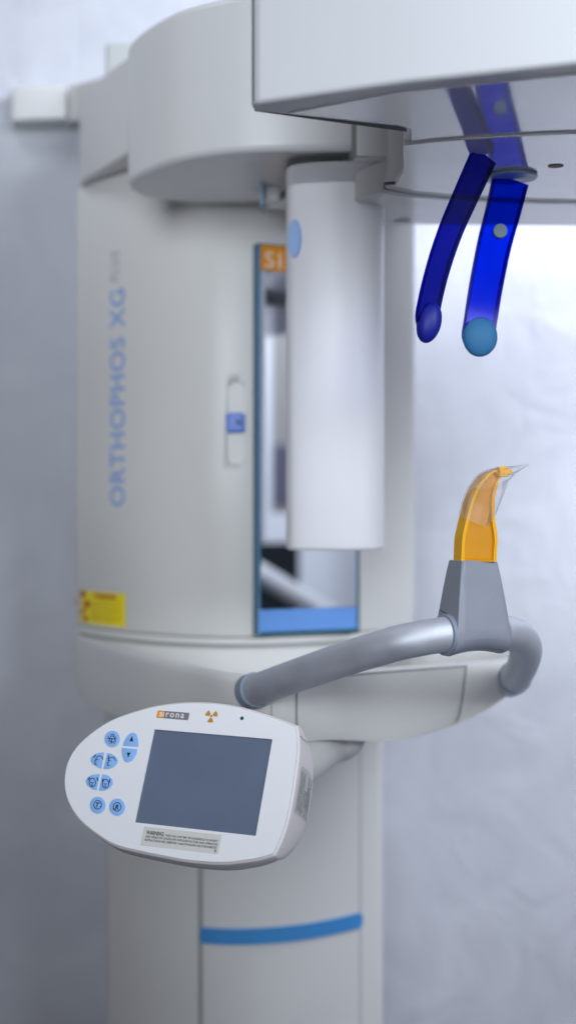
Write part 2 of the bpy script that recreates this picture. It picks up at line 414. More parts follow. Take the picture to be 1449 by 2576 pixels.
v, f = slab([(xx(682, 1.68), CZ-.225), (xx(684.5, 1.68), CZ-.225), (xx(684.5, 1.68), CZ-.27), (xx(682, 1.68), CZ-.27)], lambda u, v, n: (u, n, v), front_pt(xx(683, 1.68))-.0006, front_pt(xx(683, 1.68))+.003)
obj('seam', v, f, SEAML, bracket)
# small latch on the left flank of the bracket
lx = xx(281, 2.09); 
for zc, r in ((zz(1658, 2.09), .006), (zz(1722, 2.09), .0085)):
    v, f = tubeg([(lx-.004, 2.115, zc), (lx-.006, 2.104, zc), (lx-.007, 2.101, zc)], [r, r, r*.6], 16); obj('latch', v, f, WHITE, bracket)
v, f = tubeg([(lx-.005, 2.105, zz(1722, 2.09)), (lx-.005, 2.105, zz(1658, 2.09))], .003, 12); obj('latch', v, f, CREAM2, bracket)

# handle tube: one bent grab bar held by the bracket
R_ = .0187
pathL = [at(634, 1739, 1.672), at(648, 1734, 1.66), at(750, 1698, 1.595), at(866, 1658, 1.538), at(1000, 1618, 1.492), at(1112, 1597, 1.489), at(1200, 1592, 1.510), at(1268, 1592, 1.535), at(1306, 1605, 1.575), at(1322, 1634, 1.64), at(1313, 1674, 1.72), at(1296, 1702, 1.80), at(1282, 1718, 1.87)]
bar = cr(pathL, 9)
v, f = tubeg(bar, R_, 40); tube = obj('handle_bar', v, f, TUBE, ROOT, label='bent grey satin metal handle bar')
def ring(p, d, r0, r1, ln, m, parent):
    d = d.normalized(); v, f = tubeg([p-d*ln*.5, p-d*ln*.45, p+d*ln*.45, p+d*ln*.5], [r1*.97, r1, r1, r1*.97], 40); return obj('collar', v, f, m, parent)
ring(bar[6], bar[7]-bar[5], R_, R_+.0022, .016, COLLAR, tube)
ring(bar[-9], bar[-8]-bar[-10], R_, R_+.0024, .014, COLLAR, tube)

# chin block: trapezoid saddle around the bar
th = math.radians(27); bc = Vector((xx(1191, 1.50), 1.506, 0))
ur = Vector((math.cos(th), math.sin(th), 0)); un = Vector((math.sin(th), -math.cos(th), 0))   # along width; toward viewer
zb0 = zz(1652, 1.49); zt0 = zz(1409, 1.50)
H = zt0-zb0
def halfw(s): return .0222+(.0370-.0222)*(1-s)**.85
def halft(s): return .0140+(.0262-.0140)*(1-s)**.9
v = []; f = []; NU = 14
rows = []
prof = []
for s in (1.0, .96, .85, .7, .55, .4, .30, .2): prof.append((s, 1))
for a in range(1, 12): prof.append((a, 0))
for s in (.2, .30, .4, .55, .7, .85, .96, 1.0): prof.append((s, -1))
NU_l = [-1, -.97, -.9, -.75, -.55, -.3, 0, .3, .55, .75, .9, .97, 1]
for (s, side) in prof:
    r = []
    for u in NU_l:
        if side: z = zb0+H*s; n = halft(s)*side; hw = halfw(s)
        else:
            a = math.pi*s/12; n = halft(.2)*math.cos(a); z = zb0+H*.2-H*.2*math.sin(a)**.9; hw = halfw(.2*(1-math.sin(a)*.9))-.0035*math.sin(a)**3
        rnd = .0022*max(0, (abs(u)-.9)/.1)
        z2 = z+(.0045*(1-u*u) if not side else 0)
        nn = n-(math.copysign(rnd, n) if side else rnd*n/halft(.2))
        r.append(len(v)); v.append(bc+ur*(hw*u)+un*nn+Vector((0, 0, z2)))
    rows.append(r)
for a, b in zip(rows, rows[1:]):
    for i in range(len(NU_l)-1): f.append((a[i], a[i+1], b[i+1], b[i]))
f.append(tuple(rows[0])+tuple(rows[-1][::-1]))
f.append(tuple(r[0] for r in rows)); f.append(tuple(r[-1] for r in rows)[::-1])
block = obj('chin_block', v, f, BLOCK, ROOT, angle=38, bevel=.0009, bang=38, seg=2, label='tapered grey bite block holder on the handle bar')
# collar ring where bar enters the block
pin = bc-ur*.0362; pin = Vector((pin.x, pin.y, bar[45].z))
v, f = tubeg([pin-ur*.0012, pin-ur*.0008, pin+ur*.008], [R_+.0022, R_+.0032, R_+.0032], 40); obj('collar', v, f, COLLAR, block)
pout = bar[9*7-3]; dr2 = (bar[9*7-1]-bar[9*7-5]).normalized()
v, f = tubeg([pout-dr2*.006, pout+dr2*.0015, pout+dr2*.002], [R_+.0012, R_+.0012, R_+.0004], 40); obj('collar', v, f, BLOCK, block)
# parting line on the block's left flank
s0 = .46
v, f = tubeg([bc-ur*(halfw(s0)+.0001)+un*(-.016)+Vector((0, 0, zb0+H*s0+.0015)), bc-ur*(halfw(s0)+.0002)+un*(.004)+Vector((0, 0, zb0+H*s0-.0035))], .0004, 6); obj('parting_line', v, f, GAP, block)

# swivel neck from bracket to control panel
v = []; f = []
c0 = at(838, 1850, 1.80); rx, ry, rz = .042, .04, .034
for i in range(13):
    a = -math.pi/2+math.pi*i/12
    for k in range(28):
        b = 2*math.pi*k/28; v.append(c0+Vector((rx*math.cos(a)*math.cos(b), ry*math.cos(a)*math.sin(b), rz*math.sin(a))))
for i in range(12):
    for k in range(28): f.append((i*28+k, i*28+(k+1) % 28, (i+1)*28+(k+1) % 28, (i+1)*28+k))
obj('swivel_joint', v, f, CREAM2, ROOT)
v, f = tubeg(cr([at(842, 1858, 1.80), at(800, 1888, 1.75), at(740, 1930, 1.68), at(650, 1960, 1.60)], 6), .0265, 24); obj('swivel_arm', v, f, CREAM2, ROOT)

# ---------------------------------------------------------------- control panel
PR = Vector((.9424, -.3333, -.0274)); PB = Vector((.2912, .8579, -.4233)); PU = Vector((.1646, .391, .9056)); PF = -PB
PO = Vector((-.0881, 1.5, CZ-.2842))
def pm(u, v, n=0): return PO+PR*u+PU*v+PF*n
def uv(px, py):
    d = Vector(((px-CX)/F, 1, -(py-CY)/F)); o = Vector((0, 0, CZ))
    t = (PO-o).dot(PB)/d.dot(PB); q = o+d*t-PO; return Vector((q.dot(PR), q.dot(PU)))
def A(cx, cy): return uv((180+cx*.34507)*.7547, (2300+cy*.34507)*.7547)
def B(cx, cy): return uv((450+cx*.44858)*.7547, (2300+cy*.44858)*.7547)
TL = [(749, 1825)]
arc = [(749, 1825), (712, 1810), (678, 1798), (610, 1778), (543, 1767), (475, 1765), (411, 1771), (357, 1783), (279, 1811), (214, 1856), (175, 1905), (161, 1962), (170, 2017), (201, 2067), (253, 2109), (292, 2131), (340, 2144), (407, 2158), (475, 2170), (560, 2176), (627, 2169), (660, 2163), (693, 2153)]
rgt = [(693, 2153), (712, 2112), (729, 2057), (744, 1973), (753, 1905), (754, 1860), (749, 1825)]
arc2 = cr([uv(*p) for p in arc], 4); rgt2 = cr([uv(*p) for p in rgt], 4)
OUT = arc2[:-1]+rgt2[:-1]
levels = [(0, .0022), (-.0004, .0009), (-.0015, .0002), (-.003, 0), (-.010, -.0007), (-.022, -.0008), (-.032, .0008), (-.038, .0042), (-.042, .011), (-.044, .022)]
v = []; f = []; n = len(OUT); nr = len(rgt2)-1
def fdep(t): return .66+1.18*math.sin(math.pi*max(0, min(1, t)))**.8
FD = []
for i in range(n):
    k_ = i-(n-nr)
    if k_ >= 0: FD.append(fdep(k_/nr))
    else:
        w_ = min(1, min(i, n-nr-i)/14); FD.append(.62+.42*w_)
for (nn, ins) in levels:
    for i, p in enumerate(inset(OUT, ins)): v.append(pm(p.x, p.y, nn*(FD[i] if nn < -.004 else 1)))
for j in range(len(levels)-1):
    for i in range(n): f.append((j*n+i, j*n+(i+1) % n, (j+1)*n+(i+1) % n, (j+1)*n+i))
f.append(tuple(range((len(levels)-1)*n, len(levels)*n))[::-1])
# front ring with screen opening
SCR = [uv(*p) for p in ((391, 1836), (687, 1861), (645, 2104), (342, 2070))]
def filled(outer, holes, fn):
    bm = bmesh.new(); es = []
    for L_ in [outer]+holes:
        vs = [bm.verts.new((p.x, p.y, 0)) for p in L_]
        for i in range(len(vs)): es.append(bm.edges.new((vs[i], vs[(i+1) % len(vs)])))
    bmesh.ops.triangle_fill(bm, edges=es, use_beauty=True)
    bm.verts.index_update(); V = [fn(q.co.x, q.co.y) for q in bm.verts]; Fs = [tuple(q.index for q in fc.verts) for fc in bm.faces]; bm.free(); return V, Fs
f.append(tuple(range(n)))
panel = obj('control_panel', v, f, PSIDE, ROOT, angle=60, label='white egg-shaped control panel with grey screen and blue keys')
# face membrane with a real opening round the display
FI = inset(OUT, .0026)
V1, F1 = filled(FI, [SCR], lambda x, y: pm(x, y, .0022))
n1 = len(V1); V2 = [q-PF*.0026 for q in V1]
ff = list(F1)+[tuple(n1+i for i in q[::-1]) for q in F1]
m1 = len(FI)
for i in range(m1): ff.append((i, (i+1) % m1, n1+(i+1) % m1, n1+i))
for i in range(4): ff.append((m1+i, m1+(i+1) % 4, n1+m1+(i+1) % 4, n1+m1+i))
obj('face_membrane', V1+V2, ff, PANEL, panel, angle=30)
LW = .00085
v, f = ribbon(inset(OUT, .0025), .00045, True); obj('membrane_seam', [pm(p.x, p.y, .0021) for p in v], f, SEAML, panel, flat=True)
v, f = slab([(p.x, p.y) for p in inset(SCR, -.0008)], pm, .0004, .0009); obj('display', v, f, SCREEN, panel)
N0, N1, N2 = .0021, .0027, .0029
def button(outline, icons, conv=A, txt=None, label=None):
    g = G(); P = [conv(*p) for p in outline]; ins = inset(P, .0003)
    n = len(P); vv = [pm(p.x, p.y, N0) for p in P]+[pm(p.x, p.y, N1-.0001) for p in P]+[pm(p.x, p.y, N1) for p in ins]
    fz = [(i, (i+1) % n, n+(i+1) % n, n+i) for i in range(n)]+[(n+i, n+(i+1) % n, 2*n+(i+1) % n, 2*n+i) for i in range(n)]+[tuple(range(2*n, 3*n))]
    g.add(vv, fz, 0)
    for ic in icons:
        if ic[0] == 'fill': g.add([pm(*conv(*p), N2) for p in ic[1]], [tuple(range(len(ic[1])))], 1)
        else:
            rv, rf = ribbon([conv(*p) for p in ic[1]], ic[2] if len(ic) > 2 else LW, ic[0] == 'loop'); g.add([pm(p.x, p.y, N2) for p in rv], rf, 1)
    if txt:
        s, cx, cy, h = txt; t, tf = text2d(s, 1, shear=.1, bold=.03); hh = max(p.y for p in t); x0 = min(p.x for p in t); x1 = max(p.x for p in t); k = h/hh
        c = conv(cx, cy); g.add([pm(c.x+(p.x-(x0+x1)/2)*k, c.y+(p.y-hh/2)*k, N2) for p in t], tf, 1)
    return g.obj('key', [BTN, INK], panel, label=label)
def circ(cx, cy, r, a0=0, a1=360, n=24, ry=None):
    ry = ry or r; return [(cx+r*math.cos(math.radians(a0+(a1-a0)*i/n)), cy+ry*math.sin(math.radians(a0+(a1-a0)*i/n))) for i in range(n+1)]
lampic = [('line', circ(577, 482, 26, -160, 20, ry=30)), ('line', [(530, 475), (618, 480)], .0010), ('line', [(572, 480), (568, 525)], .0008), ('line', circ(577, 482, 26, 20, 200, ry=30)), ('line', [(563, 448), (566, 436), (592, 436), (594, 450)])]
for a in (30, 60, 120, 150, 210, 330): lampic.append(('line', [(575+34*math.cos(math.radians(a)), 482+38*math.sin(math.radians(a))), (575+46*math.cos(math.radians(a)), 482+50*math.sin(math.radians(a)))]))
button(ell(575, 480, 75, 80), lampic, label='round blue key with lamp symbol')
button([(678, 545), (690, 500), (715, 455), (745, 426), (775, 416), (805, 430), (822, 470), (828, 510), (828, 556)], [('fill', [(740, 500), (778, 505), (768, 452)])], label='blue key with up arrow')
button([(667, 563), (816, 577), (812, 610), (795, 650), (765, 690), (722, 706), (692, 695), (673, 650), (666, 600)], [('fill', [(718, 610), (752, 613), (728, 662)])], label='blue key with down arrow')
def headside(dx, dy):
    return [('line', cr([(415+dx, 690+dy), (420+dx, 668+dy), (440+dx, 648+dy), (465+dx, 645+dy), (482+dx, 665+dy), (484+dx, 680+dy)], 3)), ('line', [(415+dx, 676+dy), (440+dx, 680+dy)]), ('line', cr([(415+dx, 688+dy), (407+dx, 700+dy), (414+dx, 706+dy), (408+dx, 722+dy), (428+dx, 724+dy)], 2))]
button([(500, 608), (470, 766), (430, 752), (385, 722), (365, 686), (375, 650), (410, 625), (455, 611)], headside(0, 0)+[('line', [(395, 660), (418, 634)], .0013)], label='blue half key with head in profile')
button([(526, 614), (490, 770), (540, 770), (590, 750), (625, 715), (630, 680), (605, 645), (565, 620)], headside(122, 12)+[('line', [(545, 640), (537, 676)], .0012)], label='blue half key with bar touching head in profile')
def headfront(dx, dy):
    return [('loop', ell(385+dx, 900+dy, 31, 42, 22)), ('line', [(366+dx, 897+dy), (378+dx, 900+dy)], .0007), ('line', [(392+dx, 902+dy), (404+dx, 900+dy)], .0007), ('line', [(385+dx, 898+dy), (380+dx, 915+dy), (388+dx, 917+dy)]), ('line', [(374+dx, 927+dy), (392+dx, 929+dy)], .0007)]
button([(458, 816), (425, 975), (385, 965), (335, 930), (318, 890), (335, 850), (380, 825)], headfront(0, 0)+[('line', [(342, 876), (360, 850)], .0013), ('line', [(430, 852), (438, 884)], .0013)], label='blue half key with face and open bars')
button([(480, 820), (445, 978), (500, 978), (550, 955), (582, 915), (580, 875), (550, 840), (515, 825)], headfront(127, 12)+[('line', [(486, 862), (482, 902)], .0012), ('line', [(556, 866), (546, 904)], .0012)], label='blue half key with face and closed bars')
button(ell(435, 1118, 76, 82), [('line', circ(436, 1115, 37, -150, 205, ry=41)), ('fill', [(456, 1128), (476, 1130), (462, 1148)])], txt=('T', 433, 1116, .0052), label='round blue key with letter T')
button(ell(622, 1137, 76, 84), [('line', circ(624, 1134, 37, -25, 330, ry=41)), ('fill', [(580, 1145), (594, 1148), (588, 1164)])], txt=('R', 624, 1136, .0052), label='round blue key with letter R')
# logo, symbol, led, warning label
def prect(g, u0, v0, u1, v1, n0, n1, mi): v, f = slab([(u0, v0), (u1, v0), (u1, v1), (u0, v1)], pm, n0, n1); g.add(v, f, mi)
a = B(167, 210); b = B(402, 226); c = B(176, 156); g = G(); u0, v0 = a.x, a.y; u1 = b.x; v1 = c.y
us = B(222, 200).x
prect(g, u0, v0, us, v1, .0021, .00245, 0); prect(g, us, v0, u1, v1, .0021, .0024, 1)
t, tf = text2d('s', .01, bold=.0002); hh = .0045/.0053
hN = (v1-v0)
def put(s, x0, w, mi, ybase=.22, hfrac=.55, ref='x'):
    t, tf = text2d(s, 1, spacing=1.25, bold=.012); hx = max(p.y for p in text2d(ref, 1)[0]); t2 = fit(t, 1)
    sc = hN*hfrac/hx; X0 = min(p.x for p in t); X1 = max(p.x for p in t); kx = w/(X1-X0)
    g.add([pm(x0+(p.x-X0)*kx, v0+hN*ybase+p.y*sc, .0027) for p in t], tf, mi)
put('s', u0+(us-u0)*.30, (us-u0)*.48, 2); put('\u0131rona', us-.0012, (u1-us)*.86, 2)
prect(g, u1-.0014, v0+.0006, u1-.0004, v0+.0014, .0024, .0026, 3)
g.obj('logo', [ORANGE, LOGOG, WPRINT, ORANGE], panel)
g = G(); ctr = B(574, 199); rr = .0072
for k in range(3):
    a0 = math.radians(-90+120*k-29); pts = []
    for rad, rng in ((.30, range(0, 7)), (1, range(6, -1, -1))):
        for q in rng: a = a0+math.radians(58*q/6); pts.append(pm(ctr.x+math.cos(a)*rad*rr, ctr.y+math.sin(a)*rad*rr, .0025))
    g.add(pts, [tuple(range(14))])
g.add([pm(ctr.x+.2*rr*math.cos(q*.5236), ctr.y+.2*rr*math.sin(q*.5236), .0025) for q in range(12)], [tuple(range(12))])
g.obj('radiation_symbol', ORANGE2, panel, flat=True)
c = B(801, 215); v, f = slab([(c.x+.0020*math.cos(q*.3), c.y+.0020*math.sin(q*.3)) for q in range(21)], pm, .0021, .0026); obj('indicator_light', v, f, LEDG, panel)
c1 = B(75, 1018); c2 = B(652, 1080); c3 = B(47, 1158); c4 = B(628, 1222)
u0 = (c1.x+c3.x)/2; u1 = (c2.x+c4.x)/2; v1 = (c1.y+c2.y)/2; v0 = (c3.y+c4.y)/2
g = G(); prect(g, u0, v0, u1, v1, .0021, .00245, 0); W_ = u1-u0; H_ = v1-v0
def wl(s, x, y, w, h, bold=.014, mi=1):
    t, tf = text2d(s, 1, bold=bold); X0 = min(p.x for p in t); X1 = max(p.x for p in t); hx = max(p.y for p in text2d('H', 1)[0])
    g.add([pm(u0+W_*x+(p.x-X0)*w*W_/(X1-X0), v0+H_*y+p.y*h*H_/hx, .0026) for p in t], tf, mi)
wl('WARNING:', .045, .60, .235, .205, .022); wl('THIS X-RAY UNIT MAY BE DANGEROUS TO PATIENT', .295, .60, .675, .11)
wl('AND OPERATOR UNLESS SAFE EXPOSURE FACTORS AND OPERATING', .045, .43, .925, .11); wl('INSTRUCTIONS ARE OBSERVED. UNAUTHORIZED USE IS PROHIBITED.', .045, .255, .925, .11)
wl('\u2261', .945, .06, .02, .12); wl('\u2261', .945, .11, .02, .12)
g.obj('warning_label', [LABELM, INKB], panel, label='pale warning label with black text below the screen')
# side label on the right flank
rr2 = rgt2; cum = [0]
for a, b in zip(rr2, rr2[1:]): cum.append(cum[-1]+(b-a).length)
def side(s, d, off=0):
    s = max(0, min(cum[-1]-1e-6, s)); i = max(j for j in range(len(cum)-1) if cum[j] <= s); t = (s-cum[i])/(cum[i+1]-cum[i])
    p = rr2[i]+(rr2[i+1]-rr2[i])*t; tg = (rr2[min(i+2, len(rr2)-1)]-rr2[max(0, i-1)]).normalized(); nn = Vector((tg.y, -tg.x))
    fd_ = fdep(s/cum[-1]); L_ = sorted((-a_*(fd_ if a_ < -.004 else 1), b_) for a_, b_ in levels); ins = L_[0][1]
    for (da, ia), (db, ib) in zip(L_, L_[1:]):
        if da <= d <= db: ins = ia+(ib-ia)*(d-da)/(db-da)
    p = p+nn*(off-ins); return pm(p.x, p.y, -d)
sa = min(range(len(cum)), key=lambda i: abs((rr2[i]-uv(738, 2045)).length)); sb = min(range(len(cum)), key=lambda i: abs((rr2[i]-uv(751, 1925)).length))
s0, s1 = cum[sa], cum[sb]
g = G(); q = 12
vv = []; fz = []
for i in range(q+1):
    for j in range(5): vv.append(side(s0+(s1-s0)*i/q, .0095+.0450*j/4, .0004))
for i in range(q):
    for j in range(4): a = i*5+j; fz.append((a, a+5, a+6, a+1))
g.add(vv, fz, 0)
SL = [('This product complies with DHHS', .06, .84, 0), ('regulations 21 CFR Subchapter J.', .06, .82, 0), ('applicable at date of manufacture', .06, .84, 0), ('Date of manufacture', .06, .50, 0), ('November 2005', .22, .34, 0), ('Sirona Dental Systems GmbH', .04, .86, .015), ('Fabrikstra\u00dfe 31', .22, .48, .015), ('D-64625 Bensheim, Germany', .04, .86, .015)]
for i, (s, x, w_, bd) in enumerate(SL):
    t, tf = text2d(s, 1, bold=bd); X0 = min(p.x for p in t); X1 = max(p.x for p in t)
    dd = .0150+.0050*i
    g.add([side(s0+(s1-s0)*(x+w_*(p.x-X0)/(X1-X0)), dd-p.y*.0048, .0007) for p in t], tf, 1)
g.obj('maker_label', [LABELG, INKB], panel, flat=True, label='grey type label with dark print on the panel flank')
# hairline crack on flank
cs = cum[-1]-.012
g = G(); pts = [side(cs+(.0012*math.sin(i*1.7)), .001+.034*i/9, .0003) for i in range(10)]
v, f = tubeg(pts, .00022, 5); obj('crack', v, f, GAP, panel)

# ---------------------------------------------------------------- upper structures
# overhead arm root (seen at upper left)
ZA0, ZA1 = zz(432, 2.28), zz(241, 2.30)
armp = [(-.343, 2.345), (-.330, 2.275), (-.229, 2.085), (-.15, 2.075), (.25, 2.075), (.25, 2.5), (-.343, 2.5)]
uarm = plan('overhead_arm', armp, ZT+.001, ZA1, CREAM, ROOT, bevel=.005)
# fixed plate behind the rotating disc
plate = [(.085, 1.955), (.085, 1.80), (.16, 1.72), (.9, 1.70), (.9, 1.975), (.5, 1.975)]
plan('overhead_plate', plate, CZ+.3955, CZ+.62, GLOSS, ROOT, bevel=.004)
box('plate_link', (.0, 1.96, CZ+.50), (.9, 2.3, CZ+.66), CREAM, ROOT)
v, f = slab(ell(xx(1014, 1.9), 1.93, .011, .012), lambda u, v, n: (u, v, n), CZ+.3945, CZ+.396); obj('screw_cap', v, f, SEAML, ROOT)
# rotor with rounded left end
rz0, rz1 = CZ+.4478, zz(0, 1.78)+.0025
rot = [(-.205, 2.03), (-.219, 1.99), (-.2185, 1.955), (-.2006, 1.908), (-.1736, 1.862), (-.136, 1.815), (-.0809, 1.778), (-.03, 1.765), (.035, 1.762), (.09, 1.762), (.125, 1.766), (.143, 1.784), (.149, 1.81), (.149, 2.05), (-.10, 2.062), (-.15, 2.062)]
rr_ = [tuple(p) for p in cr(rot[:13], 5)]+rot[13:]
rotor = plan('rotor_arm', rr_, rz0, rz1, WHITE, ROOT, bevel=.010, bang=50, seg=5)
# housing that the sensor hangs from
sm = [(.0805, 1.7600), (.10, 1.7585), (.138, 1.760), (.148, 1.765), (.1515, 1.778), (.1515, 1.96), (.10, 2.055), (-.036, 2.055), (.077, 1.807)]
mount = plan('sensor_mount', sm, CZ+.436, CZ+.60, WHITE, ROOT, bevel=.006, bang=50, seg=3)
plan('seam', [(p[0]-.0022, p[1]+.0006) for p in sm], CZ+.4386, CZ+.598, SEAM, mount)
# sensor column
def sec(P, s, c): return [(c[0]+(p[0]-c[0])*s, c[1]+(p[1]-c[1])*s) for p in P]
sp = [(-.002, 1.93), (-.0025, 1.875), (-.0012, 1.850), (.004, 1.836), (.015, 1.828), (.032, 1.822), (.060, 1.817), (.086, 1.817), (.098, 1.820), (.110, 1.828), (.120, 1.841), (.1255, 1.862), (.127, 1.905), (.126, 1.945), (.11, 1.96), (.02, 1.96), (.003, 1.95)]
sp = [tuple(p) for p in cr(sp, 4, True)]
zs = [(zz(1385, 1.82), .95), (zz(1381, 1.82), .985), (zz(1374, 1.82), 1.0), (zz(462, 1.82), 1.0), (zz(459, 1.82), .997), (zz(457, 1.82), .985)]
c = (.06, 1.89); v = []; f = []; n = len(sp)
for z, s in zs: v += [(p[0], p[1], z) for p in sec(sp, s, c)]
for j in range(len(zs)-1):
    for i in range(n): f.append((j*n+i, j*n+(i+1) % n, (j+1)*n+(i+1) % n, (j+1)*n+i))
f += [tuple(range(n))[::-1], tuple(range((len(zs)-1)*n, len(zs)*n))]
sensor = obj('sensor_column', v, f, SENS, ROOT, angle=60, label='long white vertical sensor housing')
v = []; f = []
for z, k_ in ((CZ+.4375, 1.0), (CZ+.4335, .75), (CZ+.428, .38), (zz(457, 1.82)-.001, 0)):
    for p in sp: v.append((p[0]+k_*.020*max(0, (p[0]-.02)/.107), p[1]-k_*.044*max(0, (1.96-p[1])/.143), z))
for j in range(3):
    for i in range(n): f.append((j*n+i, j*n+(i+1) % n, (j+1)*n+(i+1) % n, (j+1)*n+i))
obj('sensor_neck', v, f, WHITE, sensor, angle=60)
# oval status window on the sensor's left flank
nl = Vector((-.52, -.854, 0)).normalized(); ol = Vector((.0095, 1.8320, zz(604, 1.84)))
tl = Vector((nl.y*-1, nl.x, 0)); tl = Vector((.854, -.52, 0)).normalized()
v, f = slab(ell(0, 0, .0085, .0230), lambda a, b, n: ol+tl*a+Vector((0, 0, b))+nl*n, -.004, .0034); obj('status_window', v, f, mat('status_blue', (.40, .60, .95), .3), sensor)
v, f = slab(ell(0, 0, .0097, .0245), lambda a, b, n: ol+tl*a+Vector((0, 0, b))+nl*n, -.004, .0026); obj('window_rim', v, f, BLUEP, sensor)
# clip under the rotor
box('clip', (xx(655, 1.95), 1.93, zz(522, 1.95)), (xx(664, 1.95), 1.99, CZ+.4478), PALE, ROOT, bevel=.001)
box('clip', (xx(664, 1.96), 1.95, zz(507, 1.96)), (xx(704, 1.96), 1.985, CZ+.4478), GLOSS, ROOT, bevel=.003)

# big front housing
HB = CZ+.385
hp = [(-.034, 1.368), (-.0355, 1.352), (-.030, 1.342), (.103, 1.276), (.247, 1.224), (.40, 1.185), (.62, 1.16), (.75, 1.2), (.75, 1.72), (.5, 1.74), (.1315, 1.62), (.1234, 1.52), (.1161, 1.430), (.108, 1.422)]
hous = plan('rotating_housing', hp, HB, CZ+.66, mat('housing_plastic_dimmed', (.60, .615, .63), .4, vary=.02, vscale=3, rvary=.05), ROOT, bevel=.015, bang=30, seg=5, label='large cream overhead housing with glossy underside')  # same plastic as the other covers; vignette darkening put into its colour
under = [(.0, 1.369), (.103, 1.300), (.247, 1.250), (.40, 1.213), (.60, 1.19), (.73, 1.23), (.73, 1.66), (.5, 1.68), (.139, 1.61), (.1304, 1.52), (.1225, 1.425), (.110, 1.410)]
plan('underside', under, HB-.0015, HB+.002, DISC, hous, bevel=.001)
plan('gap_shade_slab', [(-.032, 1.350), (.10, 1.40), (.12, 1.42), (.121, 1.443), (.07, 1.419), (.02, 1.395), (-.032, 1.369)], HB+.0008, HB+.03, GAP, hous)  # dark slab standing in for the shade between housing and rotor
box('rotor_shaft', (.05, 1.43, CZ+.60), (.5, 2.0, CZ+.75), CREAM, ROOT)
# polished disc
front_arc = [(.1202, 1.480), (.150, 1.466), (.20, 1.451), (.27, 1.436), (.36, 1.427), (.50, 1.43)]
back_arc = [(.70, 1.68), (.55, 1.722), (.45, 1.731), (.356, 1.730), (.26, 1.720), (.181, 1.700), (.145, 1.682), (.126, 1.664), (.1262, 1.645), (.1300, 1.60)]
dp = [tuple(p) for p in cr(front_arc, 5)]+[(.70, 1.5)]+[tuple(p) for p in cr(back_arc, 5)]
disc = plan('polished_disc', dp, HB-.004, HB+.004, DISC, ROOT, bevel=.0012)
def out2(P, d): return [tuple(p) for p in inset([Vector(q) for q in P], -d)]
def trim(d, z0, m):
    P = [Vector(p) for p in cr(back_arc[:-2], 5)]; q = []
    for i_, p in enumerate(P):
        t_ = (P[min(i_+1, len(P)-1)]-P[max(0, i_-1)]).normalized(); nn_ = Vector((t_.y, -t_.x)); nn_ = nn_ if nn_.y > 0 else -nn_
        q.append((max(.1125, p.x+nn_.x*d), p.y+nn_.y*d))
    plan('trim_ring', q+[(.1125, 1.66), (.3, 1.6), (.70, 1.6)], z0, HB+.0002, m, disc)
TRG = mat('trim_metal', (.33, .32, .31), .3)
trim(.015, HB-.0037, TRG); trim(.021, HB-.0034, GAP); trim(.031, HB-.0031, TRG); trim(.035, HB-.0028, GAP)
v, f = slab(ell(xx(1392, 1.56)+.003, 1.565, .0085, .008), lambda u, v, n: (u, v, n), HB-.0048, HB-.003); obj('screw_hole', v, f, mat('hole_brown', (.12, .06, .05), .6), disc)

# temple supports
def temple(pts, wid, m, yaw, t=.0035, flange=.010):
    """pts: list of (px,py,D); wid: list of widths in m"""
    C_ = cr([at(*p) for p in pts], 6); W = cr([Vector((w_, 0, 0)) for w_ in wid], 6)
    a = Vector((math.cos(yaw), math.sin(yaw), 0)); v = []; f = []; K = 8
    for i, c in enumerate(C_):
        tn = (C_[min(i+1, len(C_)-1)]-C_[max(0, i-1)]).normalized()
        b = tn.cross(a).normalized()
        if b.y > 0: b = -b                          # b faces viewer
        s = b.cross(tn); s = s if s.x > 0 else -s; h = W[i].x/2
        for (p, q) in ((-h, 0), (h, 0), (h, -flange), (h-t, -flange), (h-t, -t), (-h+t, -t), (-h+t, -flange), (-h, -flange)): v.append(c+s*p+b*q)
    n = len(C_)
    for i in range(n-1):
        for k in range(K): f.append((i*K+k, i*K+(k+1) % K, (i+1)*K+(k+1) % K, (i+1)*K+k))
    fm = [0 if k % 8 in (0, 4) else 1 for _ in range(n-1) for k in range(K)]
    for st in (0, (n-1)*K):
        fm += [1, 1, 1]
        f += [(st, st+1, st+4, st+5), (st+1, st+2, st+3, st+4), (st, st+5, st+6, st+7)]
    return v, f, fm
rp = [(1287, 450, 1.612), (1268, 530, 1.603), (1247, 610, 1.595), (1226, 715, 1.588), (1211, 808, 1.582), (1206, 850, 1.58), (1204, 876, 1.578)]
v, f, fm = temple(rp, [.0415, .0395, .0380, .0370, .0362, .0360, .0230], BLUE, math.radians(14), t=.0022, flange=.009)
ts1 = obj('temple_support', v, f, [BLUE, BLUEE], ROOT, fmi=fm, angle=40, label='right hand translucent blue temple support with pale ball pad')
def padball(c, rx, ry, rz, m, parent, name='pad', rot=0):
    v = []; f = []; M = Matrix.Rotation(rot, 3, 'Y')
    for i in range(15):
        a = -math.pi/2+math.pi*i/14
        for k in range(32): b = 2*math.pi*k/32; v.append(c+M@Vector((rx*math.cos(a)*math.cos(b), ry*math.cos(a)*math.sin(b), rz*math.sin(a))))
    for i in range(14):
        for k in range(32): f.append((i*32+k, i*32+(k+1) % 32, (i+1)*32+(k+1) % 32, (i+1)*32+k))
    return obj(name, v, f, m, parent)
padball(at(1207, 848, 1.572), .0192, .009, .0219, PADM, ts1, rot=math.radians(4))
cs_ = at(1257, 582, 1.594); v, f = tubeg([cs_+Vector((0, .004, 0)), cs_+Vector((0, -.0035, 0)), cs_+Vector((0, -.0042, 0))], [.0080, .0080, .0072], 24); obj('screw', v, f, mat('screw_grey', (.22, .30, .38), .4), ts1)
